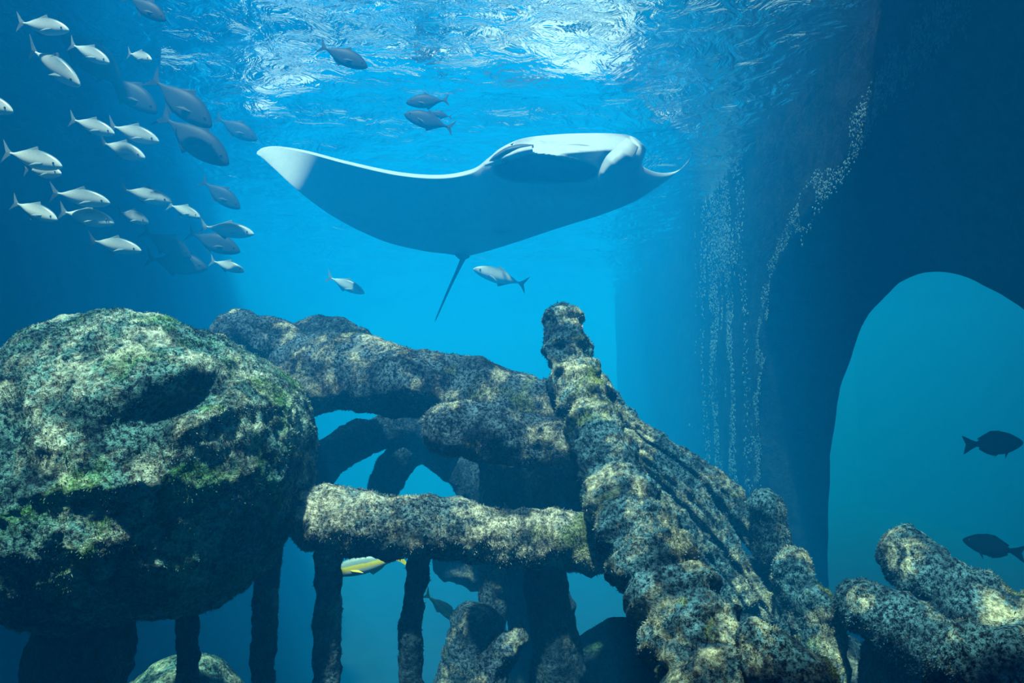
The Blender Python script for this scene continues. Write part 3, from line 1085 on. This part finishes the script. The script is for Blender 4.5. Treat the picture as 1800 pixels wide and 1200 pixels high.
JACK_P = [(-0.36, 0.016, -0.012), (-0.28, 0.030, -0.026), (-0.12, 0.095, -0.090), (0.05, 0.135, -0.125), (0.22, 0.130, -0.115), (0.36, 0.095, -0.085), (0.45, 0.050, -0.052), (0.50, 0.008, -0.020)]
DUSK_P = [(-0.36, 0.020, -0.018), (-0.28, 0.040, -0.038), (-0.12, 0.120, -0.115), (0.05, 0.170, -0.160), (0.22, 0.165, -0.150), (0.36, 0.115, -0.110), (0.45, 0.060, -0.068), (0.50, 0.010, -0.025)]
BLACK_P = [(-0.30, 0.030, -0.035), (-0.22, 0.060, -0.060), (-0.08, 0.150, -0.140), (0.10, 0.190, -0.185), (0.26, 0.165, -0.160), (0.39, 0.100, -0.105), (0.47, 0.045, -0.055), (0.50, 0.010, -0.022)]
SNAP_P = [(-0.33, 0.028, -0.026), (-0.24, 0.045, -0.042), (-0.08, 0.095, -0.085), (0.08, 0.120, -0.105), (0.24, 0.110, -0.095), (0.38, 0.072, -0.070), (0.46, 0.036, -0.044), (0.50, 0.006, -0.018)]


def eye_mesh(r):
    bm = bmesh.new()
    bmesh.ops.create_uvsphere(bm, u_segments=10, v_segments=8, radius=r)
    me = bpy.data.meshes.new('eye')
    bm.to_mesh(me)
    bm.free()
    return me


def make_kind(profile, width, mat, fmat, tail, dorsal, anal, pect, eye_at, eye_r=0.016):
    V, f = fish_body(profile, width)
    me = mesh_from('fish', V, f)
    fix_normals(me)
    me.materials.append(mat)
    fins = [('tail_fin', fin_mesh('tail_fin', tail, 0.008), fmat)]
    for nm, outl in (('dorsal_fin', dorsal), ('anal_fin', anal)):
        if outl:
            fins.append((nm, fin_mesh(nm, outl, 0.006), fmat))
    ws = width
    for s in (1, -1):
        fins.append(('pectoral_fin', fin_mesh('pectoral_fin', pect, 0.004, s * ws * 0.86, s * 0.5), fmat))
    em = eye_mesh(eye_r)
    for _, fm, mt in fins:
        fm.materials.append(mt)
    em.materials.append(M_EYE)
    return {'body': me, 'fins': [(a, b) for a, b, _ in fins], 'eye': em, 'eye_at': eye_at}


FORK = [(-0.33, 0.012), (-0.40, 0.060), (-0.46, 0.125), (-0.50, 0.165), (-0.475, 0.090), (-0.43, 0.030), (-0.415, 0.0), (-0.43, -0.030), (-0.475, -0.085), (-0.50, -0.155), (-0.46, -0.115), (-0.40, -0.055), (-0.33, -0.010)]
TRUNC = [(-0.27, 0.040), (-0.36, 0.075), (-0.45, 0.125), (-0.50, 0.145), (-0.465, 0.05), (-0.445, 0.0), (-0.465, -0.06), (-0.50, -0.165), (-0.44, -0.135), (-0.36, -0.085), (-0.27, -0.042)]
KINDS = {
    'jack': make_kind(JACK_P, 0.062, M_JACK, M_JFIN, FORK,
                      [(-0.26, 0.028), (0.02, 0.125), (0.10, 0.130), (0.07, 0.185), (0.02, 0.160), (-0.10, 0.105)],
                      [(-0.26, -0.024), (-0.02, -0.115), (0.03, -0.122), (0.0, -0.17), (-0.05, -0.145), (-0.14, -0.09)],
                      [(0.25, -0.01), (0.20, -0.035), (0.05, -0.085), (0.12, -0.03)], (0.39, 0.038, 0.018)),
    'dusk': make_kind(DUSK_P, 0.070, M_DUSK, M_DFIN, FORK,
                      [(-0.26, 0.038), (0.02, 0.155), (0.10, 0.162), (0.06, 0.225), (0.0, 0.185), (-0.10, 0.125)],
                      [(-0.26, -0.036), (-0.02, -0.148), (0.03, -0.155), (0.0, -0.21), (-0.05, -0.175), (-0.14, -0.115)],
                      [(0.25, -0.01), (0.20, -0.04), (0.06, -0.09), (0.12, -0.03)], (0.39, 0.042, 0.025)),
    'black': make_kind(BLACK_P, 0.075, M_BLACK, M_BFIN, TRUNC,
                       [(-0.22, 0.05), (0.0, 0.165), (0.22, 0.165), (0.12, 0.205), (-0.02, 0.205), (-0.16, 0.135), (-0.25, 0.085)],
                       [(-0.22, -0.05), (-0.05, -0.15), (0.08, -0.18), (0.0, -0.205), (-0.12, -0.165), (-0.24, -0.09)],
                       [(0.24, -0.10), (0.20, -0.14), (0.09, -0.245), (0.13, -0.16)], (0.38, 0.045, 0.035), 0.020),
    'snap': make_kind(SNAP_P, 0.055, M_SNAP, M_SFIN, FORK,
                      [(-0.22, 0.045), (0.0, 0.105), (0.18, 0.112), (0.14, 0.150), (0.0, 0.145), (-0.18, 0.085)],
                      [(-0.22, -0.040), (-0.04, -0.088), (0.0, -0.095), (-0.04, -0.135), (-0.16, -0.085)],
                      [(0.23, -0.01), (0.19, -0.035), (0.06, -0.075), (0.12, -0.03)], (0.39, 0.032, 0.012)),
}


def fish(kind, name, label, head, tail, Y, yaw=0.0, roll=0.0, group=None, cat='fish'):
    """head and tail in pixels; yaw turns the fish towards (+) or away from (-) the viewer, in degrees."""
    K = KINDS[kind]
    h, t = P(*head, Y), P(*tail, Y)
    d = h - t
    ln = np.linalg.norm(d)
    d = d / ln
    cw = math.cos(math.radians(yaw))
    fwd = Vector(d) * cw + Vector((0, -1, 0)) * math.sin(math.radians(yaw))
    fwd.normalize()
    up = Vector((0, 0, 1))
    side = up.cross(fwd).normalized()
    up = fwd.cross(side).normalized()
    R = Matrix((fwd, side, up)).transposed()
    R = R @ Matrix.Rotation(math.radians(roll), 3, 'X')
    o = link(name, K['body'])
    scale = ln / max(0.35, cw)
    o.matrix_world = Matrix.Translation(Vector((h + t) / 2)) @ R.to_4x4() @ Matrix.Scale(scale, 4)
    tag(o, label, cat, group)
    for nm, me in K['fins']:
        link(nm, me, None, o)
    for s in (1, -1):
        x, y, z = K['eye_at']
        link('eye', K['eye'], None, o, (x, s * y, z))
    return o


SCHOOL = 'school of silver fish'
jacks = [
    # head, tail, distance, yaw, roll, label
    ((116, 296), (-4, 262), 3.7, 10, 12, 'large silver fish with bright belly at the tail end of the school'),
    ((118, 310), (30, 290), 3.9, 20, 15, 'silver fish half hidden behind the largest one of the school'),
    ((196, 358), (84, 336), 4.1, 5, 18, 'bright silver fish swimming just below the middle of the school'),
    ((304, 356), (207, 330), 4.8, 5, 15, 'bright silver fish with raised tail above the dim one'),
    ((270, 395), (196, 366), 4.9, 25, 15, 'small silver fish angled down in the middle of the school'),
    ((206, 394), (96, 368), 4.5, 10, 5, 'dim silver fish under the brightest one'),
    ((106, 388), (14, 352), 4.2, 10, 5, 'dim silver fish trailing alone below the school'),
    ((206, 238), (116, 205), 4.4, 10, 14, 'silver fish leading its row under the dark ones'),
    ((284, 252), (184, 216), 5.4, 10, 14, 'silver fish overlapping the row below the dark ones'),
    ((262, 282), (166, 244), 4.8, 15, 14, 'silver fish lowest of the row below the dark ones'),
    ((30, 200), (-80, 160), 3.5, 10, 10, 'silver fish cut by the edge of the school'),
    ((252, 442), (150, 420), 4.5, 8, 16, 'bright silver fish lowest in the school'),
    ((448, 412), (348, 396), 6.0, 5, 8, 'silver fish heading the lower part of the school'),
    ((432, 478), (366, 456), 6.4, 10, 8, 'pale silver fish below the dusky pair'),
    ((197, 114), (116, 72), 4.3, 10, 12, 'silver fish with scale rows near the water surface'),
    ((152, 158), (38, 74), 4.0, 15, 25, 'big silver fish diving from the surface with its belly turned out'),
    ((127, 58), (22, 34), 4.0, 10, 14, 'silver fish just under the surface by the added shade slab'),
    ((274, 112), (216, 86), 5.2, 25, 10, 'small silver fish with curled tail near the surface'),
    ((356, 384), (290, 356), 6.4, 15, 4, 'faint silver fish behind the raised-tail one'),
    ((642, 516), (572, 484), 7.6, 10, 10, 'pale lone fish below the wing of the manta ray'),
]
for head, tail, Y, yaw, roll, lab in jacks:
    Y = min(Y, 2.35 * F / (900 - tail[0]))
    fish('jack', 'silver_fish', lab, head, tail, Y, yaw, roll, SCHOOL)
fish('jack', 'silver_fish', 'lone silver fish swimming beside the tail of the manta ray', (833, 474), (927, 500), 6.6, 12, -12, SCHOOL)

dusky = [
    ((336, 452), (248, 404), 5.8, 0, 0, 'dusky deep-bodied fish in front of the lower pair'),
    ((366, 472), (252, 452), 5.9, 5, 0, 'dusky fish with a pale cheek lowest of the dark ones'),
    ((422, 442), (328, 408), 6.0, 0, 0, 'dusky fish overlapping at the head of the lower group'),
    ((422, 366), (352, 316), 6.4, 0, 0, 'dusky fish swimming apart in front of the school'),
    ((452, 246), (378, 206), 6.6, 0, 0, 'dusky oval fish leading the upper group by itself'),
    ((402, 288), (278, 200), 5.2, 0, 0, 'long dusky fish shape standing in for a surface reflection, angled down in the upper group'),  # added in place of a dark reflection on the surface
    ((372, 222), (262, 134), 5.0, 0, 0, 'dark long fish shape standing in for a reflection in the surface, upper group'),  # also added where the surface only mirrors something dark
    ((276, 198), (178, 128), 5.1, 0, 0, 'dusky fish half hidden in the upper group'),
    ((210, 140), (88, 44), 4.9, 0, 0, 'dark fish with upright fin at the top of the school'),
    ((292, 36), (220, -8), 4.4, 0, 0, 'dusky fish touching the surface above the school'),
    ((714, 180), (790, 176), 6.0, 0, 0, 'dusky fish with arched back under the bright surface'),
    ((711, 200), (798, 226), 6.0, 0, 0, 'dusky fish curving away below the arched one'),
    ((757, 198), (795, 206), 6.4, 0, 0, 'small dusky fish between the two near the surface'),
    ((646, 118), (560, 80), 5.2, 0, 0, 'dusky slender fish shape standing in for a dark reflection in the bright surface'),  # made-up fish in place of a reflection under the surface
]
for head, tail, Y, yaw, roll, lab in dusky:
    fish('dusk', 'dusky_fish', lab, head, tail, Y, yaw, roll, 'dusky fish among the school')
fish('black', 'dark_reef_fish', 'dark oval reef fish seen side-on in front of the arch', (1798, 777), (1692, 781), 3.1, 0, 0, 'dark reef fish by the arch')
fish('black', 'dark_reef_fish', 'dark reef fish turning away with spread tail above the blunt log', (1716, 955), (1776, 966), 3.1, -52, 0, 'dark reef fish by the arch')
fish('snap', 'yellow_tailed_fish', 'yellow-tailed fish passing behind the straight crusted post', (578, 1006), (716, 978), 3.5, 5, 0, 'yellow-tailed fish')
fish('snap', 'yellow_tailed_fish', 'yellow-tailed fish nosing down behind the rounded stone slab', (812, 1096), (744, 1042), 3.9, 5, 0, 'yellow-tailed fish')
